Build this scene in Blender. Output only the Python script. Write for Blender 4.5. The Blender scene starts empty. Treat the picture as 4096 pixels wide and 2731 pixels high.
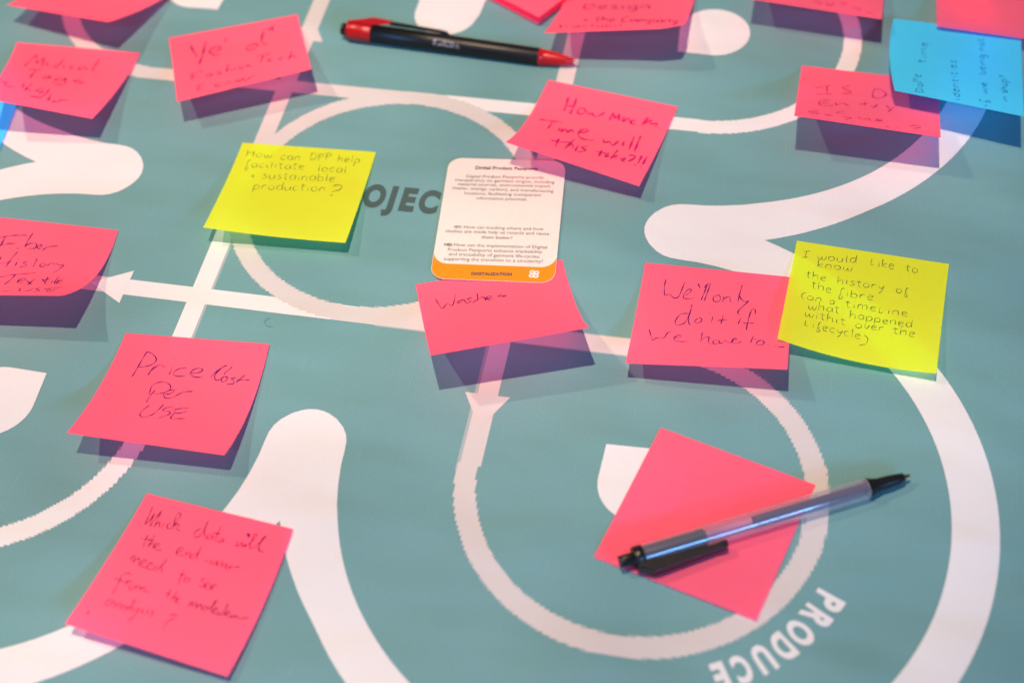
import bpy, math, random
from mathutils import Vector, Matrix
from mathutils.bvhtree import BVHTree

random.seed(7)
MM = 0.001                                   # everything below is written in millimetres
scene = bpy.context.scene
COL = scene.collection

# ------------------------------------------------------------------ camera
CAM_R = Matrix(((0.9811580318197922, -0.11894876570997394, 0.15225014854372143),
                (0.18728786428446678, 0.7791077887859693, -0.5982593997128676),
                (-0.04745705940399864, 0.6155016202977139, 0.7867055249098065)))
CAM_C = Vector((275.045874783551, -435.52419426217566, 566.0046091038604))
FPX = 5800.0                                 # focal length in pixels of the 4096 px wide photograph
cd = bpy.data.cameras.new("camera")
cam = bpy.data.objects.new("camera", cd)
COL.objects.link(cam)
M4 = CAM_R.to_4x4()
M4.translation = CAM_C * MM
cam.matrix_world = M4
cd.sensor_width = 36.0
cd.lens = FPX / 4096 * 36.0
cd.clip_start = 0.01
cd.clip_end = 50
cd.dof.use_dof = True
cd.dof.focus_distance = 0.728
cd.dof.aperture_fstop = 4.2
cd.dof.aperture_blades = 9
scene.camera = cam

# ------------------------------------------------------------------ room light
w = bpy.data.worlds.new("World")
scene.world = w
w.use_nodes = True
w.node_tree.nodes["Background"].inputs[0].default_value = (0.38, 0.58, 0.9, 1)
w.node_tree.nodes["Background"].inputs[1].default_value = 0.12


def uneven_beam(ld, scale, amount, tint):
    """a lamp whose beam is not perfectly even (noise put into its colour for soft patches of light and shade)"""
    ld.use_nodes = True
    nt = ld.node_tree
    em = nt.nodes["Emission"]
    tc = nt.nodes.new('ShaderNodeTexCoord')
    nz = nt.nodes.new('ShaderNodeTexNoise')
    nz.inputs['Scale'].default_value = scale
    nz.inputs['Detail'].default_value = 1.5
    nt.links.new(tc.outputs['Normal'], nz.inputs['Vector'])
    cr = nt.nodes.new('ShaderNodeValToRGB')
    cr.color_ramp.elements[0].position = 0.34
    cr.color_ramp.elements[1].position = 0.66
    cr.color_ramp.elements[0].color = (1 - amount, (1 - amount) * tint, (1 - amount) * tint * tint, 1)
    cr.color_ramp.elements[1].color = (1, 1, 1, 1)
    nt.links.new(nz.outputs['Fac'], cr.inputs['Fac'])
    nt.links.new(cr.outputs['Color'], em.inputs['Color'])


def lamp(name, pos, target, power, color, radius, cone, blend=0.6, uneven=None):
    ld = bpy.data.lights.new(name, 'SPOT')
    ld.energy = power
    ld.color = color
    ld.shadow_soft_size = radius * MM
    ld.spot_size = math.radians(cone)
    ld.spot_blend = blend
    if uneven:
        uneven_beam(ld, *uneven)
    o = bpy.data.objects.new(name, ld)
    o.location = Vector(pos) * MM
    o.rotation_euler = (Vector(target) - Vector(pos)).to_track_quat('-Z', 'Y').to_euler()
    COL.objects.link(o)


lamp("overhead_lamp", (-20, -100, 2600), (20, 110, 0), 276, (1.0, 0.755, 0.55), 22, 31, 1.0, (19, 0.27, 0.94))
lamp("left_stage_lamp", (-1900, 480, 2500), (-40, 60, 0), 150, (1.0, 0.72, 0.54), 30, 20, 1.0)
lamp("near_stage_lamp", (-60, -2450, 2600), (120, 40, 0), 58, (0.46, 0.62, 1.0), 30, 40, .6, (14, 0.5, 1.02))

# low bluish area light, added for the clear pen's highlight and blue fill
ad = bpy.data.lights.new("low_blue_fill", 'AREA')
ad.shape = 'RECTANGLE'
ad.size, ad.size_y = 1.3, 0.2
ad.energy = 46
ad.color = (0.16, 0.45, 1.0)
ao = bpy.data.objects.new("low_blue_fill", ad)
ao.location = (2.02, -1.85, 1.22)
ao.rotation_euler = (Vector((0.25, -0.05, 0)) - Vector(ao.location)).to_track_quat('-Z', 'Y').to_euler()
COL.objects.link(ao)

scene.view_settings.view_transform = 'Standard'
scene.view_settings.look = 'None'
scene.view_settings.gamma = 1
scene.view_settings.exposure = 0
scene.cycles.max_bounces = 10
scene.cycles.transparent_max_bounces = 12
scene.cycles.transmission_bounces = 8


# ------------------------------------------------------------------ materials
def newmat(name):
    m = bpy.data.materials.new(name)
    m.use_nodes = True
    nt = m.node_tree
    nt.nodes.clear()
    out = nt.nodes.new('ShaderNodeOutputMaterial')
    return m, nt, out


def N(nt, t, **kw):
    n = nt.nodes.new(t)
    for k, v in kw.items():
        if k.startswith('i_'):
            n.inputs[k[2:].replace('_', ' ')].default_value = v
        else:
            setattr(n, k, v)
    return n


def world_pos(nt, sx=1, sy=1, sz=1):
    g = N(nt, 'ShaderNodeNewGeometry')
    mp = N(nt, 'ShaderNodeMapping')
    mp.inputs['Scale'].default_value = (sx, sy, sz)
    nt.links.new(g.outputs['Position'], mp.inputs['Vector'])
    return mp.outputs['Vector']


def grain_color(nt, col, amount, scale, vec=None, extra=None):
    """col * (1 +- amount * noise)"""
    nz = N(nt, 'ShaderNodeTexNoise')
    nz.inputs['Scale'].default_value = scale
    nz.inputs['Detail'].default_value = 3
    nt.links.new(vec or world_pos(nt), nz.inputs['Vector'])
    mr = N(nt, 'ShaderNodeMapRange')
    mr.inputs['From Min'].default_value = 0.25
    mr.inputs['From Max'].default_value = 0.75
    mr.inputs['To Min'].default_value = 1 - amount
    mr.inputs['To Max'].default_value = 1 + amount
    nt.links.new(nz.outputs['Fac'], mr.inputs['Value'])
    mx = N(nt, 'ShaderNodeVectorMath', operation='SCALE')
    mx.inputs[0].default_value = col[:3]
    nt.links.new(mr.outputs[0], mx.inputs['Scale'])
    return mx.outputs[0]


def print_mat(name, col, amount=0.10, scratch=False):
    """ink printed on a slightly woven matt sheet; the sheet's own waves come from one shared bump"""
    m, nt, out = newmat(name)
    b = N(nt, 'ShaderNodeBsdfPrincipled')
    b.inputs['Roughness'].default_value = 0.62
    b.inputs['Specular IOR Level'].default_value = 0.25
    c = grain_color(nt, col, amount, 1500)
    # broad random variation of tone
    nz = N(nt, 'ShaderNodeTexNoise')
    nz.inputs['Scale'].default_value = 9
    nz.inputs['Detail'].default_value = 2
    nt.links.new(world_pos(nt), nz.inputs['Vector'])
    mr = N(nt, 'ShaderNodeMapRange')
    mr.inputs['From Min'].default_value = 0.3
    mr.inputs['From Max'].default_value = 0.7
    mr.inputs['To Min'].default_value = 1 - amount * 0.55
    mr.inputs['To Max'].default_value = 1 + amount * 0.35
    nt.links.new(nz.outputs['Fac'], mr.inputs['Value'])
    sc = N(nt, 'ShaderNodeVectorMath', operation='SCALE')
    nt.links.new(c, sc.inputs[0])
    nt.links.new(mr.outputs[0], sc.inputs['Scale'])
    c = sc.outputs[0]
    if scratch:                                # faint pale scuffs running along the weave
        ns = N(nt, 'ShaderNodeTexNoise')
        ns.inputs['Scale'].default_value = 1
        ns.inputs['Detail'].default_value = 1
        nt.links.new(world_pos(nt, 1500, 45, 1), ns.inputs['Vector'])
        r2 = N(nt, 'ShaderNodeMapRange')
        r2.inputs['From Min'].default_value = 0.70
        r2.inputs['From Max'].default_value = 0.80
        r2.inputs['To Min'].default_value = 1.0
        r2.inputs['To Max'].default_value = 1.18
        nt.links.new(ns.outputs['Fac'], r2.inputs['Value'])
        s2 = N(nt, 'ShaderNodeVectorMath', operation='SCALE')
        nt.links.new(c, s2.inputs[0])
        nt.links.new(r2.outputs[0], s2.inputs['Scale'])
        c = s2.outputs[0]
    nt.links.new(c, b.inputs['Base Color'])
    # relief: waves of the sheet + weave
    n1 = N(nt, 'ShaderNodeTexNoise')
    n1.inputs['Scale'].default_value = 1
    n1.inputs['Detail'].default_value = 1.5
    nt.links.new(world_pos(nt, 11, 22, 1), n1.inputs['Vector'])
    bp = N(nt, 'ShaderNodeBump')
    bp.inputs['Strength'].default_value = 1.0
    bp.inputs['Distance'].default_value = 0.0085
    nt.links.new(n1.outputs['Fac'], bp.inputs['Height'])
    n2 = N(nt, 'ShaderNodeTexNoise')
    n2.inputs['Scale'].default_value = 2200
    n2.inputs['Detail'].default_value = 2
    nt.links.new(world_pos(nt), n2.inputs['Vector'])
    bp2 = N(nt, 'ShaderNodeBump')
    bp2.inputs['Strength'].default_value = 0.5
    bp2.inputs['Distance'].default_value = 0.00012
    nt.links.new(n2.outputs['Fac'], bp2.inputs['Height'])
    nt.links.new(bp.outputs[0], bp2.inputs['Normal'])
    nt.links.new(bp2.outputs[0], b.inputs['Normal'])
    nt.links.new(b.outputs[0], out.inputs[0])
    return m


def paper_mat(name, refl, trans):
    """thin coloured note paper: reflects its colour and lets part of the light through"""
    m, nt, out = newmat(name)
    d = N(nt, 'ShaderNodeBsdfDiffuse')
    t = N(nt, 'ShaderNodeBsdfTranslucent')
    a = N(nt, 'ShaderNodeAddShader')
    tc = N(nt, 'ShaderNodeTexCoord')
    c1 = grain_color(nt, refl, 0.05, 900)
    c2 = grain_color(nt, trans, 0.05, 500)
    nt.links.new(c1, d.inputs['Color'])
    nt.links.new(c2, t.inputs['Color'])
    n2 = N(nt, 'ShaderNodeTexNoise')
    n2.inputs['Scale'].default_value = 28
    n2.inputs['Detail'].default_value = 2
    nt.links.new(world_pos(nt), n2.inputs['Vector'])
    n3 = N(nt, 'ShaderNodeTexNoise')
    n3.inputs['Scale'].default_value = 1800
    nt.links.new(world_pos(nt), n3.inputs['Vector'])
    bp = N(nt, 'ShaderNodeBump')
    bp.inputs['Strength'].default_value = 0.7
    bp.inputs['Distance'].default_value = 0.0022
    nt.links.new(n2.outputs['Fac'], bp.inputs['Height'])
    bq = N(nt, 'ShaderNodeBump')
    bq.inputs['Strength'].default_value = 0.35
    bq.inputs['Distance'].default_value = 0.0001
    nt.links.new(n3.outputs['Fac'], bq.inputs['Height'])
    nt.links.new(bp.outputs[0], bq.inputs['Normal'])
    nt.links.new(bq.outputs[0], d.inputs['Normal'])
    nt.links.new(d.outputs[0], a.inputs[0])
    nt.links.new(t.outputs[0], a.inputs[1])
    nt.links.new(a.outputs[0], out.inputs[0])
    return m


def ink_mat(name, col, alpha=1.0):
    m, nt, out = newmat(name)
    d = N(nt, 'ShaderNodeBsdfDiffuse')
    c = grain_color(nt, col, 0.25, 700)
    nt.links.new(c, d.inputs['Color'])
    if alpha >= 1:
        nt.links.new(d.outputs[0], out.inputs[0])
    else:
        tr = N(nt, 'ShaderNodeBsdfTransparent')
        mx = N(nt, 'ShaderNodeMixShader')
        nz = N(nt, 'ShaderNodeTexNoise')
        nz.inputs['Scale'].default_value = 260
        nt.links.new(world_pos(nt), nz.inputs['Vector'])
        mr = N(nt, 'ShaderNodeMapRange')
        mr.inputs['From Min'].default_value = 0.3
        mr.inputs['From Max'].default_value = 0.7
        mr.inputs['To Min'].default_value = max(alpha - 0.22, 0)
        mr.inputs['To Max'].default_value = min(alpha + 0.22, 1)
        nt.links.new(nz.outputs['Fac'], mr.inputs['Value'])
        nt.links.new(mr.outputs[0], mx.inputs[0])
        nt.links.new(tr.outputs[0], mx.inputs[1])
        nt.links.new(d.outputs[0], mx.inputs[2])
        nt.links.new(mx.outputs[0], out.inputs[0])
    return m


def plastic(name, col, rough=0.3, spec=0.5, metal=0.0, coat=0.0, bump=0.00003):
    m, nt, out = newmat(name)
    b = N(nt, 'ShaderNodeBsdfPrincipled')
    c = grain_color(nt, col, 0.025, 400)
    nt.links.new(c, b.inputs['Base Color'])
    b.inputs['Roughness'].default_value = rough
    b.inputs['Specular IOR Level'].default_value = spec
    b.inputs['Metallic'].default_value = metal
    b.inputs['Coat Weight'].default_value = coat
    nz = N(nt, 'ShaderNodeTexNoise')
    nz.inputs['Scale'].default_value = 900
    nt.links.new(world_pos(nt), nz.inputs['Vector'])
    bp = N(nt, 'ShaderNodeBump')
    bp.inputs['Distance'].default_value = bump
    bp.inputs['Strength'].default_value = 0.5
    nt.links.new(nz.outputs['Fac'], bp.inputs['Height'])
    nt.links.new(bp.outputs[0], b.inputs['Normal'])
    nt.links.new(b.outputs[0], out.inputs[0])
    return m


def frosted(name):
    """milky clear plastic: see-through with a little haze, hazier at the rim, glossy skin"""
    m, nt, out = newmat(name)
    g = N(nt, 'ShaderNodeBsdfDiffuse')
    g.inputs['Color'].default_value = (0.80, 0.74, 0.86, 1)
    tr = N(nt, 'ShaderNodeBsdfTransparent')
    tr.inputs[0].default_value = (0.93, 0.91, 0.96, 1)
    lw = N(nt, 'ShaderNodeLayerWeight')
    lw.inputs['Blend'].default_value = 0.35
    mr = N(nt, 'ShaderNodeMapRange')
    mr.inputs['To Min'].default_value = 0.11
    mr.inputs['To Max'].default_value = 0.46
    nt.links.new(lw.outputs['Facing'], mr.inputs['Value'])
    nz = N(nt, 'ShaderNodeTexNoise')
    nz.inputs['Scale'].default_value = 1200
    nt.links.new(world_pos(nt), nz.inputs['Vector'])
    bp = N(nt, 'ShaderNodeBump')
    bp.inputs['Distance'].default_value = 0.00002
    nt.links.new(nz.outputs['Fac'], bp.inputs['Height'])
    mx = N(nt, 'ShaderNodeMixShader')
    nt.links.new(mr.outputs[0], mx.inputs[0])
    nt.links.new(tr.outputs[0], mx.inputs[1])
    nt.links.new(g.outputs[0], mx.inputs[2])
    gl = N(nt, 'ShaderNodeBsdfGlossy')
    gl.inputs['Roughness'].default_value = 0.17
    nt.links.new(bp.outputs[0], gl.inputs['Normal'])
    # skin gloss on the outer side only: the inner side of the wall stays clear
    ge = N(nt, 'ShaderNodeNewGeometry')
    inv = N(nt, 'ShaderNodeMath', operation='SUBTRACT')
    inv.inputs[0].default_value = 1.0
    nt.links.new(ge.outputs['Backfacing'], inv.inputs[1])
    mg = N(nt, 'ShaderNodeMapRange')
    mg.inputs['To Min'].default_value = 0.16
    mg.inputs['To Max'].default_value = 0.40
    nt.links.new(lw.outputs['Facing'], mg.inputs['Value'])
    fr = N(nt, 'ShaderNodeMath', operation='MULTIPLY')
    nt.links.new(inv.outputs[0], fr.inputs[0])
    nt.links.new(mg.outputs[0], fr.inputs[1])
    m2 = N(nt, 'ShaderNodeMixShader')
    nt.links.new(fr.outputs[0], m2.inputs[0])
    nt.links.new(mx.outputs[0], m2.inputs[1])
    nt.links.new(gl.outputs[0], m2.inputs[2])
    nt.links.new(m2.outputs[0], out.inputs[0])
    return m


TEAL = print_mat("teal_print", (0.160, 0.352, 0.366), 0.13, True)
WHITE = print_mat("white_print", (0.80, 0.80, 0.80), 0.035)
CREAM = print_mat("cream_print", (0.66, 0.625, 0.61), 0.035)
HALF = print_mat("half_tone_print", (0.38, 0.47, 0.47), 0.05)
GREY = print_mat("grey_green_print", (0.063, 0.112, 0.105), 0.06)
TABLE = plastic("table_wood", (0.42, 0.33, 0.25), 0.5)
PINK = paper_mat("pink_paper", (0.88, 0.135, 0.215), (0.60, 0.04, 0.15))
YELLOW = paper_mat("yellow_paper", (0.68, 0.685, 0.035), (0.12, 0.42, 0.05))
BLUE = paper_mat("blue_paper", (0.07, 0.60, 0.82), (0.0, 0.16, 0.60))
INK_NAVY = ink_mat("navy_ballpoint_ink", (0.10, 0.012, 0.16), 0.9)
INK_WINE = ink_mat("wine_ballpoint_ink", (0.30, 0.012, 0.10), 0.85)
INK_MAG = ink_mat("magenta_felt_ink", (0.66, 0.012, 0.17), 0.8)
INK_MAGD = ink_mat("dark_magenta_felt_ink", (0.50, 0.012, 0.15), 0.75)
INK_GREEN = ink_mat("grey_ballpoint_ink", (0.11, 0.16, 0.06), 0.85)
INK_OLIVE = ink_mat("olive_ballpoint_ink", (0.33, 0.36, 0.05), 0.75)
INK_BLUE = ink_mat("blue_ballpoint_ink", (0.02, 0.20, 0.38), 0.5)
CARDW = plastic("card_white", (0.83, 0.76, 0.69), 0.5, 0.3)
CARDO = plastic("card_orange", (0.86, 0.28, 0.008), 0.5, 0.3)
CARDT = ink_mat("card_text_ink", (0.13, 0.10, 0.10))
CARDL = plastic("card_logo_white", (0.85, 0.8, 0.74), 0.5, 0.3)
BLACK = plastic("black_plastic", (0.010, 0.009, 0.010), 0.32, 0.5)
BLACKM = plastic("black_matt_barrel", (0.010, 0.009, 0.009), 0.38, 0.4)
RED = plastic("red_plastic", (0.52, 0.008, 0.012), 0.28, 0.5)
BRASS = plastic("brass_tip", (0.70, 0.45, 0.20), 0.28, 0.5, 1.0)
STEEL = plastic("steel_tip", (0.65, 0.62, 0.60), 0.3, 0.5, 1.0)
FROST = frosted("frosted_plastic")
REFILL = plastic("dark_ink_refill", (0.07, 0.045, 0.09), 0.4, 0.4)
SLEEVE = plastic("dark_inner_sleeve", (0.018, 0.024, 0.045), 0.4, 0.4)
REFILLP = plastic("empty_refill_tube", (0.85, 0.30, 0.42), 0.4, 0.4)
PENPRINT = plastic("white_pen_print", (0.26, 0.26, 0.30), 0.5, 0.3)
LINT = plastic("dark_lint", (0.13, 0.30, 0.31), 0.8, 0.2)

# ------------------------------------------------------------------ helpers


def crop(x0, y0, k=0.5102):
    return lambda x, y: ((x0 + x * k), (y0 + y * k))


cA, cB, cC, cD = crop(0, 0), crop(1000, 0), crop(2000, 0), crop(2896, 0)
cE, cF, cG = crop(0, 700), crop(1000, 700), crop(1700, 600, .38265)
cH, cI, cJ = crop(2400, 800), crop(3000, 900, .38265), crop(0, 1300)
cK, cL, cM = crop(0, 1931), crop(1600, 1200), crop(2300, 1700, .59524)


def ray(p):
    return (CAM_R @ Vector(((p[0] - 2048) / FPX, -(p[1] - 1365.5) / FPX, -1))).normalized()


def G(p, z=0.0):
    """where the sight line through photo point p meets height z (mm)"""
    v = ray(p)
    return CAM_C + v * ((z - CAM_C.z) / v.z)


def mesh_obj(name, V, F, mats, parent=None, origin=(0, 0, 0), smooth=False, fmat=None):
    o3 = Vector(origin)
    me = bpy.data.meshes.new(name)
    me.from_pydata([(Vector(v) - o3) * MM for v in V], [], F)
    if not isinstance(mats, (list, tuple)):
        mats = [mats]
    for m in mats:
        me.materials.append(m)
    if fmat:
        me.polygons.foreach_set("material_index", fmat)
    if smooth:
        me.polygons.foreach_set("use_smooth", [True] * len(me.polygons))
    me.update()
    o = bpy.data.objects.new(name, me)
    if parent is None:
        o.location = o3 * MM
    else:
        o.parent = parent
        o.location = (o3 - Vector(parent["org"])) * MM
    COL.objects.link(o)
    return o


def thing(name, label, cat, origin, group=None):
    o = bpy.data.objects.new(name, None)
    o.empty_display_size = 0.01
    o.location = Vector(origin) * MM
    o["org"] = tuple(origin)
    COL.objects.link(o)
    o["label"] = label
    o["category"] = cat
    if group:
        o["group"] = group
    return o


def spline(P, step=3.0):
    """Catmull-Rom through 2D/3D points"""
    P = [Vector(p) for p in P]
    if len(P) < 3:
        n = max(1, int((P[-1] - P[0]).length / step))
        return [P[0].lerp(P[-1], i / n) for i in range(n + 1)]
    out = []
    Q = [P[0] * 2 - P[1]] + P + [P[-1] * 2 - P[-2]]
    for i in range(1, len(Q) - 2):
        a, b, c, d = Q[i - 1:i + 3]
        n = max(2, int((c - b).length / step))
        for k in range(n):
            t = k / n
            out.append(0.5 * ((2 * b) + (c - a) * t + (2 * a - 5 * b + 4 * c - d) * t * t + (3 * b - a - 3 * c + d) * t ** 3))
    out.append(P[-1])
    return out


def flat_poly(P, z):
    return [(p[0], p[1], z) for p in P], [list(range(len(P)))]


def arc(cx, cy, r, a0, a1, n=40):
    return [(cx + r * math.cos(math.radians(a0 + (a1 - a0) * i / n)),
             cy + r * math.sin(math.radians(a0 + (a1 - a0) * i / n))) for i in range(n + 1)]


# ------------------------------------------------------------------ the setting
V = [(-900, -700, -26), (1100, -700, -26), (1100, 900, -26), (-900, 900, -26),
     (-900, -700, -3), (1100, -700, -3), (1100, 900, -3), (-900, 900, -3)]
F = [(0, 3, 2, 1), (4, 5, 6, 7), (0, 1, 5, 4), (1, 2, 6, 5), (2, 3, 7, 6), (3, 0, 4, 7)]
tb = mesh_obj("table_top", V, F, TABLE)
tb["kind"] = "structure"

board = thing("printed_board", "large teal printed board with white rings, arrows and loops under the notes",
              "printed board", (80, 80, -3))
V = [(-520, -480, -2.9), (680, -480, -2.9), (680, 640, -2.9), (-520, 640, -2.9),
     (-520, -480, 0), (680, -480, 0), (680, 640, 0), (-520, 640, 0)]
mesh_obj("teal_sheet", V, F, TEAL, board, (80, 80, -3))


def pr(name, V, F, mat, **k):
    return mesh_obj(name, V, F, mat, board, (80, 80, -3), **k)


def rect(name, x0, x1, y0, y1, z, mat):
    return pr(name, [(x0, y0, z), (x1, y0, z), (x1, y1, z), (x0, y1, z)], [(0, 1, 2, 3)], mat)


# straight bands, each with its slightly shifted grey ghost of the print
rect("printed_ghost_line", 4.9, 6.3, -62, 100, .03, HALF)
rect("printed_ghost_line", 153.4, 155.2, -84, 20, .03, HALF)
rect("printed_ghost_line", 170, 236, 4.9, 5.8, .03, HALF)
rect("printed_ghost_line", 95, 236, -5.9, -4.9, .03, HALF)
rect("printed_line", -5, 5, -80, 100, .07, WHITE)
rect("printed_line", -5, 5, 100, 320, .07, CREAM)
rect("printed_line", 155, 165, -80, 320, .07, CREAM)
rect("printed_line", -44, 84, -5.2, 5.0, .10, WHITE)
rect("printed_line", 84, 240, -5.2, 5.0, .10, CREAM)
rect("printed_line", -120, -44, -5, 5, .10, CREAM)
rect("printed_line", -80, 95, 155.2, 165, .10, CREAM)
rect("printed_line", 95, 240, 155.2, 165.2, .10, WHITE)
rect("printed_line", 313, 322.9, -101, -56, .07, CREAM)


def pixel_ring(cx, cy, r0, r1, z, mat, cell=1.2, skip=None):
    """ring printed from a coarse picture: built cell by cell, with half-tone cells on the rim"""
    V, F, fm = [], [], []
    n = int(r1 / cell) + 2

    def cov(i, j):
        c = 0
        if skip and (i + .5) * skip[0] > 0 and (j + .5) * skip[1] > 0:
            return 0
        for a in range(4):
            for b_ in range(4):
                x = (i + (a + .5) / 4) * cell
                y = (j + (b_ + .5) / 4) * cell
                d = math.hypot(x, y)
                c += r0 <= d <= r1
        return c / 16

    def quad(x0, x1, y0, y1, m):
        k = len(V)
        V.extend([(cx + x0, cy + y0, z), (cx + x1, cy + y0, z), (cx + x1, cy + y1, z), (cx + x0, cy + y1, z)])
        F.append((k, k + 1, k + 2, k + 3))
        fm.append(m)

    for j in range(-n, n):
        run = None
        for i in range(-n, n + 1):
            c = cov(i, j) if i < n else 0
            if c > .62:
                if run is None:
                    run = i
                continue
            if run is not None:
                quad(run * cell, i * cell, j * cell, (j + 1) * cell, 0)
                run = None
            wx, wy = cx + (i + .5) * cell, cy + (j + .5) * cell
            if c > .3 and min(abs(wx), abs(wx - 160), abs(wy), abs(wy - 160)) > 5.5:
                quad(i * cell, (i + 1) * cell, j * cell, (j + 1) * cell, 1)
    return pr("printed_ring", V, F, [mat, HALF], fmat=fm)


pixel_ring(80, 80, 75.0, 85.2, .14, CREAM)
pixel_ring(239.3, -79.0, 75.3, 85.6, .14, CREAM, skip=(-1, 1))
pixel_ring(240, 240, 75.2, 85.6, .14, WHITE, cell=.8, skip=(-1, -1))
pixel_ring(-80, -80, 74.6, 85.2, .14, WHITE, skip=(1, 1))
pixel_ring(-80, 240, 75.0, 85.2, .14, CREAM, cell=.8, skip=(1, -1))


def arrow(x, y, dx, dy, mat):
    """base centre (x, y), pointing along (dx, dy)"""
    px, py = -dy, dx
    V, F = flat_poly([(x + px * 11.1, y + py * 11.1), (x - px * 11.1, y - py * 11.1), (x + dx * 20, y + dy * 20)], .18)
    pr("printed_arrowhead", V, F, mat)


arrow(-39.5, 0, -1, 0, WHITE)
arrow(160, -39, 0, -1, CREAM)
arrow(0, 200.4, 0, 1, CREAM)
arrow(199.5, 160, 1, 0, WHITE)

# the four big white loops; each is half a lobe, an arc, half a lobe (distances from the centre at 80, 80)
LOBE = [(140.2, 0, 0), (140.6, 3.4, 0), (141.8, 7, 0), (144.2, 11.2, 0), (148.5, 15.6, 0), (152.5, 18, 0), (156.5, 19.2, 0), (162, 19.7, 0),
        (170, 20.1, 0), (180, 21.5, 0), (190, 23.6, 0), (198.5, 26.2, 0)]


def loop(sx, sy, rin, rout):
    inner, outer = [], []
    for i, (x, y, _) in enumerate(LOBE):
        inner.append((x, y))
        outer.append((max(x, 140.2 + (203 - 140.2) * i / 11.0), 0))
    a0 = math.degrees(math.atan2(26.2 - 160, 198.5 - 160))
    r0 = math.hypot(198.5 - 160, 26.2 - 160)
    b0 = math.degrees(math.atan2(0 - 160, 203 - 160))
    n = 90
    for k in range(1, n):
        t = k / n
        a = a0 + ((90 - a0) - a0) * t              # sweeps round the outside of the corner
        ease = min(1, min(t, 1 - t) * 9)
        ri = r0 + (rin - r0) * ease
        e2 = min(1, min(t, 1 - t) * 12)
        rb = math.hypot(160, 43)
        ro = rb + (rout - rb) * e2
        ab = b0 + t * ((90 - b0) - b0)
        inner.append((160 + ri * math.cos(math.radians(a)), 160 + ri * math.sin(math.radians(a))))
        outer.append((160 + ro * math.cos(math.radians(ab)), 160 + ro * math.sin(math.radians(ab))))
    for (x, y) in [(p[1], p[0]) for p in reversed(inner[:12])]:
        inner.append((x, y))
    for (x, y) in [(p[1], p[0]) for p in reversed(outer[:12])]:
        outer.append((x, y))
    V, F = [], []
    for (a, b) in zip(inner, outer):
        V.append((80 + sx * a[0], 80 + sy * a[1], .20))
        V.append((80 + sx * b[0], 80 + sy * b[1], .20))
    for i in range(len(inner) - 1):
        q = (2 * i, 2 * i + 2, 2 * i + 3, 2 * i + 1)
        F.append(q if sx * sy > 0 else q[::-1])
    pr("printed_loop", V, F, WHITE)


loop(1, -1, 138.3, 159.0)
loop(1, 1, 140.3, 161.8)
loop(-1, -1, 137.4, 158.3)
loop(-1, 1, 141.0, 161.0)


def petal(cx, cy, kx, ky, r=20.3):
    """disc with one square corner, pointing to (kx, ky)"""
    base = {(1, 1): 90, (-1, 1): 180, (-1, -1): 270, (1, -1): 0}[(kx, ky)]
    P = [(cx + kx * r * .95, cy + ky * r * .97)] + arc(cx, cy, r, base, base + 270, 48)
    V, F = flat_poly(P, .22)
    pr("printed_petal", V, F, WHITE)


petal(240, -78, -1, 1)
petal(240.5, 240, -1, -1, 20.6)
petal(-79.5, -80, 1, 1, 20.8)
petal(-80, 240, 1, -1, 19.5)
P = arc(80 - 1, 240 - 5, 19, 180, 360, 40) + [(100, 262), (60, 262)]
V, F = flat_poly(P, .22)
pr("printed_petal", V, F, WHITE)


# lettering ---------------------------------------------------------------
_tc = {}


def text_geo(s, bold=0.0, res=3, spacing=1.0):
    """built-in font outline filled to a mesh, as (verts, faces, x0, x1)"""
    key = (s, bold, res, spacing)
    if key in _tc:
        return _tc[key]
    cu = bpy.data.curves.new("text", 'FONT')
    cu.body = s
    cu.resolution_u = res
    cu.offset = bold
    cu.space_character = spacing
    o = bpy.data.objects.new("text", cu)
    COL.objects.link(o)
    dg = bpy.context.evaluated_depsgraph_get()
    dg.update()
    me = bpy.data.meshes.new_from_object(o.evaluated_get(dg))
    Vt = [(v.co.x, v.co.y) for v in me.vertices]
    Ft = [tuple(p.vertices) for p in me.polygons]
    bpy.data.objects.remove(o)
    bpy.data.curves.remove(cu)
    bpy.data.meshes.remove(me)
    r = (Vt, Ft, min(v[0] for v in Vt), max(v[0] for v in Vt), min(v[1] for v in Vt), max(v[1] for v in Vt))
    _tc[key] = r
    return r


for ch, xa, xb in (("P", 45.5, 54.5), ("R", 56.5, 66.0), ("O", 67.0, 79.2), ("J", 79.0, 84.9), ("E", 88.0, 96.2), ("C", 98.0, 108.9), ("T", 110.0, 119.5)):
    Vt, Ft, x0, x1, y0, y1 = text_geo(ch, 0.055, 6)
    ya, yb = (68.2, 90.6) if ch == "J" else (73.0, 90.6)
    pr("printed_letter", [(xa + (v[0] - x0) / (x1 - x0) * (xb - xa), ya + (v[1] - y0) / (y1 - y0) * (yb - ya), .12) for v in Vt], Ft, GREY)
for ch, aa, ab in (("P", -24.7, -28.8), ("R", -30.2, -34.9), ("O", -36.0, -41.2), ("D", -42.4, -46.8), ("U", -48.4, -52.8), ("C", -54.6, -58.8), ("E", -60.6, -64.3)):
    Vt, Ft, x0, x1, y0, y1 = text_geo(ch, 0.05, 6)
    Q = []
    for v in Vt:
        t = math.radians(aa + (v[0] - x0) / (x1 - x0) * (ab - aa))
        r = 90.6 + (v[1] - y0) / (y1 - y0) * 13.3
        Q.append((240 + r * math.cos(t), -80 + r * math.sin(t), .22))
    pr("printed_letter", Q, Ft, WHITE)

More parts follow.
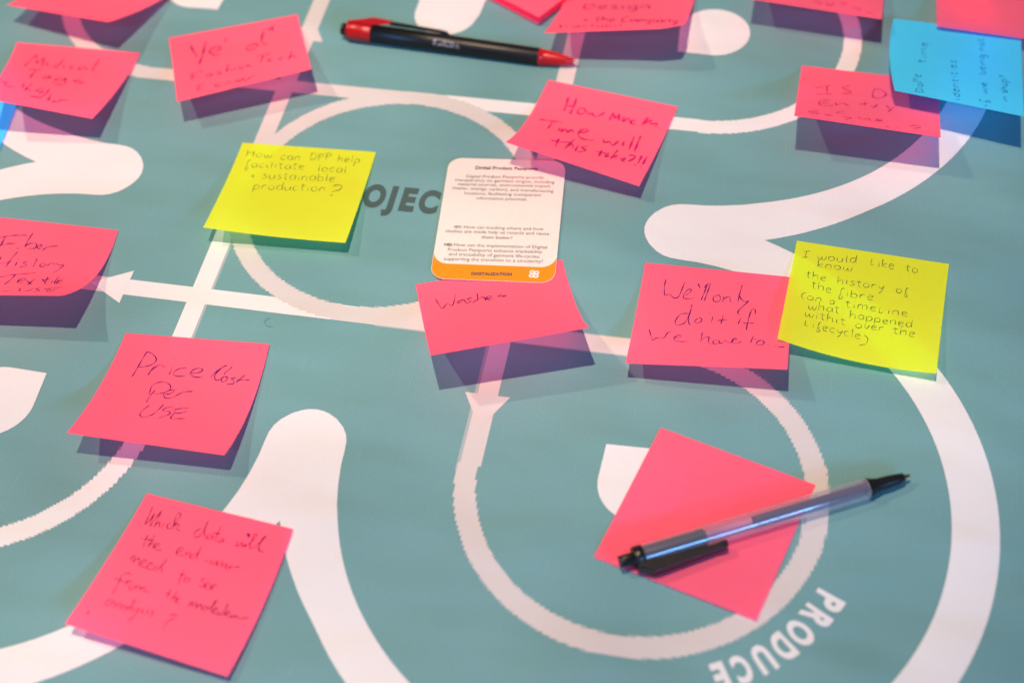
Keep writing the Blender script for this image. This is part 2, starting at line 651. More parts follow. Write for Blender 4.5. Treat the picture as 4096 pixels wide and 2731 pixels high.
# ------------------------------------------------------------------ handwriting
# single-stroke letters, units: x-height = 10
GL = {
 'a': (9, ["8,8 5,10 2,8 1,4 3,0 6,1 8,5 8,9 8,3 9,0"]),
 'b': (9, ["1,20 1,10 1,0", "1,6 4,9 7,8 8,4 6,0 3,0 1,2"]),
 'c': (8, ["7,9 4,10 1,7 1,3 3,0 7,1"]),
 'd': (9, ["8,8 5,10 2,8 1,4 3,0 6,1 8,5", "8.5,20 8,10 8,3 9,0"]),
 'e': (8, ["1,5 5,6 7,8 5,10 2,9 1,5 2,1 4,0 7.5,1.5"]),
 'f': (7, ["7,18 5,20 3,17 3,8 2.6,0", "0,9 6,9.5"]),
 'C': (11, ["9,16 6,18.5 2,14 1,6 4,0 9,2"]),
 'F': (7, ["7,17 5,19 3.5,15 3,5 2,-6 4,-7 6,-3 3,1", "3,3 6,3"]),
 'g': (9, ["8,8 5,10 2,8 1,4 3,1 6,2 8,7 8,-2 6,-8 2,-7"]),
 'h': (9, ["1,20 1,0", "1,5 4,9 7,9 7.5,5 7.5,0"]),
 'i': (4, ["2,9 2,3 2.6,0", "2,13.5 2.4,14"]),
 'j': (5, ["3,9 3,-4 0,-7", "3,13 3.3,13.6"]),
 'k': (8, ["1,20 1,0", "7,9 1.5,4 7.5,0"]),
 'l': (4, ["2,20 2,4 2.8,0"]),
 'm': (13, ["1,9 1,0", "1,6 3.5,9.5 6,8 6,0", "6,6 8.5,9.5 11,8 11.5,0"]),
 'n': (9, ["1,9 1,0", "1,6 4,9.5 7,8 7.5,0"]),
 'o': (9, ["4,10 1,7 1.5,2 4.5,0 8,3 7.5,8 4,10"]),
 'p': (9, ["1,9 1,-9", "1,6 4,10 8,7 7,2 4,0 1,2"]),
 'r': (7, ["1,9 1,0", "1,5 3.5,9 6.5,8.8"]),
 's': (7, ["6,9 3,10 1.5,7.5 5,5 6,2 3,0 .5,1"]),
 't': (7, ["3,17 3,4 4.5,0 6,1", "0,10.5 6.5,11"]),
 'u': (9, ["1,9 1,3 3,0 6,1 7.5,4 7.8,9.5 8,0"]),
 'v': (8, ["1,9 4,0 7.5,9.5"]),
 'w': (12, ["1,9 2,2 4,0 6,5 6.4,8 7,2 9,0 11,4 11.5,9.5"]),
 'y': (8, ["1,9 2,4 4.5,2.5 7,5 8,9", "8,9 5.5,-3 2,-8"]),
 '?': (8, ["1,14 3,18 7,17 7,13 4,9 3,5", "2.6,1 3,.4"]),
 ':': (5, ["2,9 2.3,8.4", "2,2 2.3,1.4"]),
 '-': (8, ["1,5 7,5.4"]),
 '+': (9, ["4.5,9 4.5,1", "1,5 8,5"]),
 '(': (6, ["6,14 2,10 1,4 4,-3"]),
 ')': (6, ["2,15 5,9 5,2 1,-4"]),
 'D': (11, ["1.5,18 1.5,0", "0,18 6,17 10,11 8,3 1,0"]),
 'P': (10, ["1.5,18 1.5,0", "0,18 6,18.5 9,14.5 6,10 1.5,9"]),
 'H': (12, ["1.5,19 1,0", "10.5,19 10,0", "1,10 10,10.5"]),
 'I': (9, ["4.5,18 4,0", "1,18 8,18.5", "0.5,0 7.5,.4"]),
 'L': (9, ["2,13 1.5,2 3,0 6,2"]),
 'T': (10, ["0,17 10,18", "5,17.5 4.5,0"]),
 'M': (13, ["1,0 3,18 6.5,6 10,18 12,0"]),
 'W': (17, ["1,20 2,8 3,0 7,10 8,16 9,2 11,0 15,12 16,20"]),
}
SL = 0.0


def line(text, p0, p1, up, jit=0.5, join=False):
    """strokes of one written line. p0->p1 baseline, up = vector of one x-height"""
    adv = sum(6.5 if ch == ' ' else GL[ch][0] + 1.6 for ch in text)
    p0, p1, up = Vector(p0), Vector(p1), Vector(up)
    ax = (p1 - p0) / adv
    x = 0.0
    out = []
    last = None
    for ch in text:
        if ch == ' ':
            x += 6.5
            last = None
            continue
        gw, st = GL[ch]
        jy = random.uniform(-jit, jit)
        js = random.uniform(.92, 1.08)
        first = True
        for s in st:
            P = []
            for q in s.split():
                a, b = q.split(',')
                b = float(b)
                if b > 12:
                    b = 12 + (b - 12) * .6           # short ascenders
                P.append(p0 + ax * (x + float(a)) + up * ((b * js + jy) / 10))
            if join and first and last is not None:   # running hand: letters joined up
                out.append([last, last.lerp(P[0], .5) - up * .12, P[0]])
            first = False
            out.append(P)
        last = P[-1] if ch.islower() and ch not in "ti" else (p0 + ax * (x + gw) + up * .05)
        x += gw + 1.6
    return out


def write(note, bvh, cr, strokes, width, mat, name="written_line"):
    V, F = [], []
    lift = 0.06
    for st in strokes:
        S = [Vector(cr(*p)) for p in st]
        S = spline(S, 5.0)
        H = []
        for p in S:
            hit, nrm, _, _ = bvh.ray_cast(CAM_C, ray(p))
            if hit is None:
                continue
            if nrm.dot(CAM_C - hit) < 0:
                nrm = -nrm
            H.append((hit, nrm))
        if len(H) < 2:
            continue
        lift += 0.004
        k = len(V)
        n = len(H)
        for i, (h, nr) in enumerate(H):
            t = H[min(i + 1, n - 1)][0] - H[max(i - 1, 0)][0]
            if t.length < 1e-6:
                t = Vector((1, 0, 0))
            s = nr.cross(t).normalized() * (width * .5 * (0.8 + .3 * math.sin(i * .7 + k)))
            if i == 0 or i == n - 1:
                s *= .6
            b = h + nr * lift
            V.append(b - s)
            V.append(b + s)
        for i in range(n - 1):
            F.append((k + 2 * i, k + 2 * i + 2, k + 2 * i + 3, k + 2 * i + 1))
    if F:
        mesh_obj(name, V, F, mat, note, note["org"])


# ------------------------------------------------------------------ sticky notes
def note(label, mat, C4, pl=1.7, pr_=1.7, sag=0.0, tsag=0.0, bl=(0, 0), br=(0, 0), round_br=0.0, group="sticky notes on the printed board", cat="sticky note", nseg=18):
    """C4: TL, TR, BR, BL. Each is (photo point, height) or a 3D point. The top edge is stuck down; the sides curl up."""
    P = []
    for q in C4:
        P.append(G(q[0], q[1]) if len(q) == 2 else Vector(q))
    TL, TR, BR, BL = P
    org = tuple(TL)
    V, F = [], []
    n = nseg
    for j in range(n + 1):
        v = j / n
        L = TL.lerp(BL, v)
        R = TR.lerp(BR, v)
        L.z = TL.z + (BL.z - TL.z) * v ** pl
        R.z = TR.z + (BR.z - TR.z) * v ** pr_
        bb = 4 * v * (1 - v)
        L += Vector((bl[0], bl[1], 0)) * bb
        R += Vector((br[0], br[1], 0)) * bb
        for i in range(n + 1):
            u = i / n
            p = L.lerp(R, u)
            p.z -= 4 * u * (1 - u) * (sag * v * v + tsag * (1 - v))
            if round_br:
                d = max(0, u + v - 1.86) * 76
                p += Vector((-.5, .5, 0)) * d * round_br
            p.z = max(p.z, .35)
            V.append(p)
    for j in range(n):
        for i in range(n):
            a = j * (n + 1) + i
            F.append((a, a + n + 1, a + n + 2, a + 1))
    bvh = BVHTree.FromPolygons(V, F)
    o = mesh_obj("sticky_note", V, F, mat, None, org, smooth=True)
    o["org"] = org
    o["label"] = label
    o["category"] = cat
    o["group"] = group
    return o, bvh


# --- yellow, left
o, b = note("yellow sticky note left of the card asking how DPP can help production", YELLOW,
            [(cB(-59, 1120), .5), (cB(988, 1193), .5), (cF(748, 532), 8.3), (cE(1592, 412), 11.4)], 1.5, 1.5, sag=1.2)
W1 = .62
write(o, b, cB, line("How", (-35, 1228), (178, 1242), (9, -34)) + line("can", (235, 1252), (402, 1260), (8, -36)) +
      line("DPP", (465, 1256), (642, 1266), (8, -34)) + line("help", (682, 1272), (868, 1278), (8, -34)), W1, INK_OLIVE)
write(o, b, cB, line("Facilitate", (-45, 1308), (432, 1334), (8, -33)) + line("local", (525, 1345), (762, 1356), (8, -34)), W1, INK_OLIVE)
write(o, b, cB, line("+ sustainable", (-8, 1398), (672, 1426), (9, -36)), W1, INK_OLIVE)
write(o, b, cB, line("production", (20, 1482), (600, 1506), (9, -36)), W1, INK_OLIVE)
write(o, b, cB, [[(650, 1460), (690, 1450), (722, 1462), (700, 1490), (650, 1502), (635, 1512)], [(625, 1530), (650, 1532)], [(626, 1536), (648, 1527)]], 1.0, INK_OLIVE)

# --- yellow, right
o, b = note("yellow sticky note on the right asking for the history of the fibre on a timeline", YELLOW,
            [(cI(490, 165), .5), (cI(2080, 408), .6), (cI(1950, 1552), 6.4), (cI(288, 1190), 10.7)], 1.6, 1.6, sag=4.2)
W2 = .42
for parts in ([("I", (535, 338), (640, 335)), ("would", (695, 360), (1125, 402)), ("Like", (1250, 415), (1515, 470)), ("to", (1620, 482), (1770, 505))],
              [("know", (700, 435), (1080, 490)), (":", (1140, 490), (1170, 492))],
              [("the", (580, 548), (805, 588)), ("history", (905, 610), (1410, 680)), ("oF", (1520, 705), (1665, 735))],
              [("the", (635, 658), (862, 715)), ("Fibre", (915, 730), (1305, 795))],
              [("(on", (528, 765), (765, 812)), ("a", (828, 822), (890, 832)), ("timeLine:", (988, 855), (1722, 975))],
              [("what", (598, 875), (945, 925)), ("happened", (1035, 970), (1705, 1078))],
              [("withit", (562, 950), (1005, 1052)), ("over", (1095, 1070), (1410, 1112)), ("the", (1485, 1130), (1738, 1178))],
              [("LiFecycle", (560, 1050), (1165, 1195))]):
    S = []
    for t, p0, p1 in parts:
        S += line(t, p0, p1, (7, -47) if t != "I" else (10, -42), .8)
    if parts[0][0] == "LiFecycle":
        S += [[(1190, 1150), (1228, 1180), (1225, 1225), (1190, 1250), (1140, 1255)]]
    write(o, b, cI, S, W2, INK_GREEN)

# --- price
o, b = note("pink sticky note reading Price Cost Per Use", PINK,
            [(cJ(985, 62), .5), (cJ(2112, 147), .9), (cJ(1758, 1020), 12.6), (cJ(520, 845), 16.7)], 2.1, 2.7, br=(1.6, 0))
W3 = .62
write(o, b, cJ, [[(1155, 205), (1120, 260), (1078, 335), (1035, 405)], [(1150, 208), (1195, 225), (1226, 268), (1205, 302), (1150, 323), (1088, 330)],
                 [(1208, 322), (1180, 362), (1158, 396)], [(1162, 385), (1200, 345), (1252, 312), (1293, 332)],
                 [(1354, 328), (1326, 388)], [(1364, 262), (1374, 272)],
                 [(1465, 335), (1415, 340), (1370, 362), (1358, 388), (1400, 402), (1458, 398)],
                 [(1500, 378), (1560, 372), (1591, 350), (1560, 338), (1513, 352), (1493, 382), (1525, 406), (1590, 410)],
                 [(1770, 318), (1715, 350), (1650, 412)], [(1822, 330), (1775, 365), (1757, 385)],
                 [(1742, 330), (1695, 380), (1682, 415), (1700, 433), (1735, 424)],
                 [(1757, 402), (1733, 425), (1745, 445), (1775, 432), (1782, 410), (1757, 402)],
                 [(1850, 413), (1812, 420), (1835, 440), (1828, 460), (1780, 465)],
                 [(1918, 393), (1885, 420), (1853, 450)], [(1858, 432), (1905, 428), (1957, 431)]], W3, INK_NAVY)
write(o, b, cJ, [[(1768, 316), (1776, 322)], [(1812, 328), (1824, 334)]], 1.2, INK_NAVY, "ink_blot")
write(o, b, cJ, [[(1220, 508), (1180, 550), (1147, 604)], [(1168, 545), (1190, 480), (1240, 450), (1300, 448), (1338, 478), (1325, 512), (1270, 533), (1205, 540)],
                 [(1290, 545), (1340, 535), (1368, 513), (1335, 510), (1290, 530), (1285, 560), (1315, 574), (1372, 560)],
                 [(1368, 562), (1420, 532), (1470, 520), (1513, 522)]], W3, INK_NAVY)
write(o, b, cJ, [[(1172, 628), (1115, 672), (1097, 708), (1130, 722), (1200, 698), (1245, 660), (1286, 618)],
                 [(1365, 637), (1300, 650), (1275, 668), (1330, 678), (1325, 700), (1243, 728)],
                 [(1478, 648), (1410, 655), (1350, 662)], [(1380, 665), (1355, 705), (1335, 730), (1395, 733), (1455, 733)], [(1370, 690), (1420, 688), (1467, 674)]], W3, INK_NAVY)

# --- which data
o, b = note("pink sticky note at bottom left reading Which data will the end-user need", PINK,
            [(cK(1150, 80), .5), (cK(2296, 360), 1.2), (cK(1783, 1518), 4.2), (cK(508, 1102), 9.2)], 1.6, 2.2, br=(1.7, .3))
W4 = .5
def strokes(*words):
    """traced pen strokes: points as text, strokes separated by ';'"""
    return [[tuple(float(c) for c in p.split(',')) for p in st.split()] for wd in words for st in wd.split(';')]


write(o, b, cK, strokes("1197,186 1170,250 1135,325 1175,290 1212,235 1190,290 1176,338 1225,270 1268,212;1268,212 1235,290 1208,348;1214,335 1250,302 1246,348;1288,308 1268,352;1320,268 1328,274;1350,310 1312,328 1315,357 1352,350;1350,350 1395,290 1418,245 1398,234 1372,290 1350,362;1355,345 1390,318 1405,330 1382,358 1412,374",
                        "1578,355 1535,378 1520,410 1545,426 1588,388 1632,298;1632,298 1605,370 1608,432;1665,400 1628,412 1624,438 1655,426 1668,404 1665,447;1737,338 1705,400 1688,442 1700,462;1668,388 1737,402;1750,433 1716,445 1715,466 1740,457 1752,438 1757,474",
                        "1848,455 1866,465 1850,496 1885,480 1902,458 1895,500 1930,478;1930,478 1922,504;1930,500 1990,440 2018,402 2000,402 1972,450 1960,510 1985,512;1985,512 2050,455 2088,418 2068,424 2040,470 2028,520 2045,536 2078,542"), W4, INK_WINE)
write(o, b, cK, strokes("1162,403 1140,450 1120,502;1103,434 1217,452;1215,408 1188,450 1158,502;1165,490 1198,468 1207,482 1195,512;1198,505 1245,492 1252,474 1222,478 1208,508 1230,524 1268,524",
                        "1385,550 1430,527 1432,505 1398,518 1380,552 1400,572 1440,560;1462,532 1448,576;1452,565 1492,544 1482,582;1532,553 1496,568 1494,590 1525,585 1555,540 1580,498;1580,498 1550,560 1548,602",
                        "1598,603 1652,619;1668,598 1650,640 1690,625 1708,606;1708,606 1698,652;1700,650 1742,618 1736,662;1738,655 1778,632 1765,672 1800,650;1808,640 1795,682;1800,665 1835,648 1842,662 1882,655"), W4, INK_WINE)
write(o, b, cK, strokes("1015,602 1045,575 1060,570 1042,622;1045,615 1085,588 1094,600 1082,642;1085,640 1140,622 1148,602 1112,612 1102,650 1140,661;1140,661 1188,646 1192,625 1158,637 1150,672 1190,677;1240,648 1205,663 1202,686 1235,678 1272,640 1308,598;1308,598 1270,655 1268,698",
                        "1447,678 1420,730 1400,780 1410,786;1400,708 1458,726;1475,738 1440,758 1452,779 1486,766 1480,742",
                        "1622,750 1585,750 1578,765 1602,785 1592,812 1558,806;1600,815 1640,797 1642,780 1614,788 1602,818 1635,832;1640,827 1688,810 1694,795 1660,802 1650,832 1678,837"), W4, INK_WINE)
write(o, b, cK, strokes("1032,720 1000,704 960,722 930,775 905,825 884,864;898,746 940,760 978,776;1002,758 984,802;988,790 1018,768 1038,774;1045,793 1015,808 1024,832 1056,822 1052,797;1078,798 1060,832;1065,822 1102,806 1094,842;1098,832 1138,816 1126,846 1170,852",
                        "1342,828 1325,860 1308,897;1293,858 1347,876;1392,848 1368,880 1343,916;1350,905 1378,888 1370,926;1378,924 1410,906 1404,894 1385,908 1382,938 1416,946",
                        "1468,972 1495,940 1512,930 1500,976;1502,965 1545,938 1534,986;1538,975 1582,950 1570,992;1615,962 1585,982 1598,1002 1632,986 1612,964;1630,990 1680,952 1706,922 1690,924 1664,968 1655,1010;1662,1006 1704,986 1690,975 1668,1000 1672,1022 1704,1020;1748,1000 1708,1016 1722,1036 1752,1018 1780,965 1790,942;1780,965 1762,1006 1758,1032;1768,1032 1802,1014 1790,1004 1768,1030 1778,1046 1806,1044;1818,1024 1808,1054 1848,1038;1852,1030 1848,1062;1872,1040 1868,1062 1905,1058 1948,1053"), W4, INK_WINE)
write(o, b, cK, strokes("880,908 838,926 824,950 852,957 898,924 890,966;918,933 904,972;908,962 948,938 940,986;990,953 956,972 964,992 998,970 994,997;998,992 1040,950 1062,915 1042,940 1024,1002;1052,968 1046,998 1092,985;1095,975 1062,1030 1002,1084;1138,972 1108,1005 1130,1022;1163,985 1148,1027;1178,966 1184,970;1214,1003 1186,1013 1200,1034 1165,1046",
                        "1328,1034 1372,1028 1388,1044 1352,1066 1302,1088 1294,1104 1310,1114;1274,1132 1292,1142"), W4, INK_WINE)
write(o, b, cK, [[(1930, 408), (1948, 400), (1955, 415), (1940, 428)], [(1918, 480), (1922, 500)]], 1.1, INK_NAVY, "ink_blot")
write(o, b, cK, [[(680, 1030), (700, 1005)]], .8, INK_MAG, "ink_blot")

# --- flat note under the pen
o, b = note("blank flat pink sticky note lying beneath the clear ballpoint pen", PINK,
            [(cM(575, 15), .5), (cM(1617, 400), .5), (cM(1218, 1310), 1.3), (cM(125, 885), .6)], 1.5, 1.5)

# --- we'll only
o, b = note("pink sticky note reading We'll only do it if We have to", PINK,
            [(cH(355, 490), .5), (cH(1523, 606), .5), (cH(1470, 1328), 17.8), (cH(200, 1280), 11.4)], 1.8, 1.8)
W5 = .6
write(o, b, cH, [[(518, 620), (505, 680), (508, 746), (545, 738), (575, 767), (612, 762), (642, 700), (665, 643)],
                 [(672, 748), (708, 722), (716, 700), (690, 704), (660, 735), (655, 768), (695, 775), (738, 770)],
                 [(768, 655), (776, 672), (785, 692)],
                 [(860, 652), (835, 662), (820, 690)], [(868, 650), (845, 715), (818, 790)], [(846, 655), (815, 730), (793, 786)],
                 [(930, 748), (895, 755), (887, 785), (912, 800), (942, 785), (942, 757), (925, 742)],
                 [(970, 755), (962, 800)], [(968, 778), (1000, 760), (1022, 768), (1018, 792), (1030, 800)],
                 [(1115, 668), (1095, 735), (1080, 806)],
                 [(1095, 755), (1112, 782), (1140, 797), (1168, 790)], [(1168, 790), (1125, 830), (1085, 868), (1080, 888), (1098, 893)]], W5, INK_NAVY)
write(o, b, cH, [[(695, 890), (640, 892), (603, 925), (588, 965), (618, 980), (665, 960), (700, 900), (722, 815)], [(715, 850), (697, 915), (695, 962), (708, 982)],
                 [(765, 928), (740, 952), (757, 965), (790, 955), (797, 930), (770, 922)],
                 [(885, 915), (872, 962)], [(860, 888), (875, 893)],
                 [(968, 898), (958, 935), (948, 972)], [(915, 946), (955, 942), (998, 938)],
                 [(1102, 925), (1084, 972)], [(1078, 903), (1095, 910)],
                 [(1218, 893), (1216, 858), (1190, 860), (1168, 920), (1145, 1022)], [(1120, 966), (1205, 966)]], W5, INK_NAVY)
write(o, b, cH, [[(385, 1012), (398, 1060), (412, 1098), (450, 1078), (495, 1082), (520, 1055), (540, 1032), (560, 1034)],
                 [(575, 1078), (620, 1078), (638, 1064), (610, 1060), (580, 1085), (592, 1104), (640, 1110), (685, 1108)],
                 [(802, 1038), (795, 1075), (788, 1112)], [(795, 1098), (825, 1075), (855, 1075), (848, 1112), (872, 1131)],
                 [(930, 1095), (895, 1100), (885, 1120), (905, 1131), (932, 1115), (932, 1098), (940, 1125), (970, 1115)],
                 [(970, 1098), (1000, 1112), (1022, 1120), (1048, 1085)],
                 [(1035, 1106), (1070, 1096), (1062, 1084), (1040, 1095), (1040, 1118), (1075, 1122), (1110, 1110)],
                 [(1203, 1063), (1190, 1095), (1180, 1120)], [(1190, 1082), (1232, 1095)],
                 [(1262, 1098), (1228, 1115), (1238, 1138), (1275, 1132), (1287, 1110), (1255, 1099)],
                 [(1308, 1137), (1324, 1138)], [(1364, 1147), (1382, 1148)], [(1393, 1155), (1447, 1150)]], W5, INK_NAVY)

# --- washes
o, b = note("pink sticky note reading Washes, its top edge tucked under the card", PINK,
            [(cF(1298, 858), .5), (cG(1435, 1147), .5), (cL(1485, 218), 29.6), (cL(238, 435), 28.0)], 1.9, 2.3)
write(o, b, cF, [[(1452, 968), (1475, 1005), (1508, 1048), (1545, 1008), (1582, 1025), (1602, 985), (1610, 936)],
                 [(1672, 975), (1640, 988), (1625, 1004), (1650, 1002), (1675, 975), (1690, 1000)],
                 [(1742, 960), (1702, 974), (1733, 984), (1722, 998), (1690, 1002)],
                 [(1778, 928), (1786, 955), (1780, 990)], [(1742, 1002), (1790, 975), (1818, 958), (1842, 965), (1845, 984)],
                 [(1855, 972), (1888, 960), (1892, 948), (1866, 950), (1850, 970), (1880, 978), (1910, 965)],
                 [(1972, 935), (1942, 956), (2010, 944), (1975, 962)]], .66, INK_NAVY)

# --- how much time
o, b = note("pink sticky note reading How much Time will this take, above the card", PINK,
            [(cC(378, 627), .5), (cC(1395, 838), .5), (cC(1090, 1462), 10.0), (cC(42, 1115), 19.4)], 2.5, 1.9)
W6 = 1.35
write(o, b, cC, [[(537, 762), (522, 815), (502, 872)], [(603, 766), (578, 835), (548, 897)], [(508, 832), (590, 836)],
                 [(655, 850), (620, 855), (608, 885), (640, 897), (672, 870), (655, 850)], [(680, 872), (692, 900), (722, 888), (737, 915), (775, 910), (822, 884)],
                 [(858, 948), (885, 888), (902, 930), (935, 898), (930, 948)], [(978, 910), (960, 955), (1010, 928), (1020, 962)],
                 [(1068, 945), (1035, 950), (1030, 972), (1072, 975)], [(1165, 922), (1135, 952), (1108, 985)], [(1120, 978), (1165, 952), (1190, 945), (1180, 975), (1232, 970), (1215, 1000)]], W6, INK_MAG)
write(o, b, cC, [[(308, 938), (400, 950), (485, 960)], [(412, 955), (375, 1012)], [(470, 1005), (457, 1030)],
                 [(492, 1008), (480, 1036), (522, 1012), (525, 1042), (562, 1018), (578, 1048)],
                 [(600, 1045), (675, 1036), (692, 1020), (645, 1018), (612, 1055), (650, 1092), (735, 1102)],
                 [(808, 1093), (820, 1120), (858, 1112), (885, 1142), (930, 1105)], [(972, 1108), (960, 1148)],
                 [(1052, 1072), (1010, 1178)], [(1103, 1068), (1052, 1192)]], W6, INK_MAG)
write(o, b, cC, [[(395, 1100), (470, 1113), (550, 1118)], [(462, 1088), (433, 1152)],
                 [(587, 1092), (545, 1130), (508, 1168)], [(530, 1148), (568, 1128), (572, 1165)], [(612, 1140), (590, 1187)],
                 [(685, 1150), (640, 1158), (672, 1182), (610, 1193)], [(755, 1190), (800, 1198), (835, 1206)], [(802, 1178), (772, 1228)],
                 [(858, 1200), (825, 1230), (862, 1226)], [(922, 1178), (868, 1247)], [(925, 1222), (890, 1232), (918, 1250)],
                 [(935, 1248), (985, 1242), (955, 1262), (985, 1272)],
                 [(1010, 1218), (1060, 1224), (1045, 1248), (1003, 1268)], [(1112, 1222), (1082, 1285)], [(1152, 1228), (1118, 1292)],
                 [(1055, 1294), (1066, 1300)], [(1100, 1306), (1112, 1312)]], W6, INK_MAG)

# --- ye ol
o, b = note("pink sticky note left of the red and black pen reading Ye' ol'", PINK,
            [(cA(1322, 298), .5), (cA(2332, 113), .5), (cB(482, 545), 19.0), (cA(1387, 803), 16.5)], 1.4, 1.6, tsag=2.2)
write(o, b, cA, [[(1495, 358), (1515, 405), (1548, 448)], [(1612, 328), (1592, 420), (1560, 510)],
                 [(1640, 412), (1715, 395), (1728, 368), (1680, 372), (1638, 408), (1680, 434), (1728, 430)], [(1772, 298), (1765, 332)],
                 [(1998, 345), (1942, 370), (1937, 396), (1990, 385), (2022, 355), (1995, 343)], [(2068, 243), (2050, 320), (2075, 350), (2098, 350)],
                 [(2110, 222), (2112, 245)], [(2137, 207), (2134, 252)]], 1.35, INK_MAGD)
write(o, b, cA, [[(1485, 590), (1590, 556)], [(1512, 585), (1500, 628)], [(1503, 608), (1555, 600)],
                 [(1655, 575), (1615, 595), (1650, 600), (1665, 580)], [(1735, 555), (1700, 568), (1735, 578), (1700, 588)], [(1790, 500), (1775, 570)], [(1775, 555), (1812, 545), (1818, 562)],
                 [(1845, 535), (1840, 552)], [(1890, 520), (1870, 535), (1895, 545), (1905, 525)], [(1930, 535), (1940, 510), (1975, 530)],
                 [(2010, 445), (2120, 425)], [(2065, 435), (2040, 500)], [(2095, 468), (2130, 462), (2100, 480), (2140, 485)],
                 [(2225, 448), (2185, 465), (2215, 475)], [(2290, 400), (2265, 470)], [(2270, 452), (2305, 440), (2320, 460)]], 1.0, INK_MAGD)
write(o, b, cA, [[(1535, 680), (1605, 660)], [(1558, 680), (1545, 722)], [(1550, 700), (1590, 692)], [(1720, 655), (1685, 672), (1715, 682), (1730, 660)],
                 [(1765, 670), (1790, 645), (1815, 650)], [(1840, 655), (1860, 625), (1875, 648), (1905, 615), (1920, 640), (1960, 610), (2005, 590)]], .95, INK_MAGD)

# --- medical tags
o, b = note("pink sticky note at the left edge reading Medical Tags", PINK,
            [(cA(130, 333), 1.0), (cA(1102, 417), .6), (cA(722, 933), 16.0), (cA(-130, 772), 27.0)], 1.3, 1.7)
write(o, b, cA, [[(190, 525), (240, 475), (290, 435), (285, 500), (345, 455), (325, 535)], [(355, 505), (380, 495), (360, 515), (395, 530)],
                 [(510, 460), (440, 535)], [(450, 510), (418, 525), (450, 538)], [(505, 510), (495, 540)], [(580, 515), (545, 530), (575, 545)],
                 [(640, 525), (610, 545), (645, 548), (660, 525), (685, 552)], [(785, 465), (720, 552), (745, 550)]], 1.0, INK_MAGD)
write(o, b, cA, [[(225, 545), (330, 552)], [(285, 550), (232, 615)], [(370, 592), (330, 612), (375, 618), (390, 598), (405, 625)],
                 [(480, 610), (430, 630), (475, 640), (515, 615), (500, 665), (430, 660), (405, 645)], [(640, 625), (575, 640), (650, 648), (590, 662)]], 1.1, INK_MAGD)
write(o, b, cA, [[(5, 640), (60, 650), (30, 665), (120, 690)], [(190, 650), (175, 690)], [(255, 655), (190, 715)], [(200, 680), (240, 720)],
                 [(350, 690), (280, 712), (345, 720), (300, 735)], [(390, 700), (330, 760), (240, 755), (330, 780)], [(400, 735), (380, 790), (370, 775)],
                 [(430, 790), (412, 805), (455, 800), (480, 785), (535, 792)]], 1.1, INK_MAGD)

# --- entry
o, b = note("pink sticky note with black felt lettering, half covered by the blue note", PINK,
            [(cD(610, 515), .5), (cD(1690, 640), .5), (cD(1700, 1080), 24.7), (cD(550, 910), 26.9)], 1.3, 1.3, sag=0)
write(o, b, cD, [[(715, 690), (835, 672)], [(725, 740), (850, 738)], [(805, 680), (808, 735)], [(985, 675), (925, 688), (998, 728), (920, 738)],
                 [(1178, 700), (1165, 745), (1175, 768), (1235, 768), (1272, 742), (1228, 705), (1180, 700)], [(1300, 745), (1320, 765)]], .95, INK_MAGD)
write(o, b, cD, [[(830, 785), (760, 792), (745, 820), (790, 832), (862, 830)], [(765, 812), (825, 806)], [(872, 805), (885, 832)], [(885, 825), (930, 810), (980, 836)],
                 [(1102, 795), (1106, 832)], [(1058, 822), (1140, 812)], [(1150, 830), (1170, 846), (1208, 818)], [(1268, 828), (1300, 855)], [(1338, 838), (1285, 880)]], .9, INK_MAGD)
write(o, b, cD, [[(740, 870), (660, 878), (750, 892), (670, 892)], [(850, 900), (790, 900), (850, 915)], [(940, 870), (880, 885), (960, 895)],
                 [(930, 918), (1000, 925), (950, 940)], [(1050, 920), (1085, 940), (1130, 930), (1150, 950)], [(1170, 955), (1240, 945), (1190, 935), (1245, 958)],
                 [(1450, 992), (1510, 985), (1540, 1000), (1480, 1010)], [(1260, 990), (1300, 1000)], [(1350, 1000), (1390, 1012)]], .8, INK_MAGD)

# --- fiber history
o, b = note("pink sticky note at the left edge reading Fiber History, its corner curled up", PINK,
            [(-134.5, 36.5, .5), (cE(927, 432), .5), (cE(478, 948), 26.5), (cE(-500, 938), 24.0)], 1.8, 2.5, br=(1.8, 0))
write(o, b, cE, [[(5, 492), (80, 477), (210, 472)], [(45, 482), (18, 530), (-10, 572)], [(-15, 556), (60, 540), (130, 537)], [(150, 570), (132, 580)],
                 [(260, 456), (225, 505), (195, 565)], [(205, 555), (245, 535), (285, 540), (275, 575), (215, 575)], [(285, 565), (325, 560), (320, 545), (290, 560), (300, 578), (322, 575)],
                 [(333, 592), (362, 570), (410, 560), (462, 556)]], .75, INK_NAVY)
write(o, b, cE, [[(142, 602), (100, 645), (45, 722)], [(10, 640), (-20, 700)], [(-5, 695), (40, 692), (85, 678)], [(135, 682), (118, 715)], [(140, 655), (150, 660)],
                 [(215, 678), (180, 688), (212, 708), (150, 724)], [(292, 655), (260, 720)], [(335, 690), (310, 712), (340, 722), (358, 700), (335, 690)],
                 [(368, 715), (400, 690), (432, 702)], [(440, 690), (462, 708), (503, 705)], [(503, 708), (470, 735), (422, 766)]], .7, INK_NAVY)
write(o, b, cE, [[(-5, 802), (100, 782), (283, 768)], [(122, 778), (85, 820), (33, 860)], [(135, 835), (185, 830), (203, 815), (165, 815), (135, 840), (182, 850)],
                 [(203, 825), (245, 858)], [(272, 815), (215, 862)], [(330, 815), (362, 858)], [(378, 798), (350, 852)], [(335, 826), (400, 815)], [(412, 828), (400, 850)],
                 [(462, 798), (425, 845), (445, 852)], [(445, 840), (492, 828), (465, 825), (445, 848), (488, 850)]], .75, INK_NAVY)
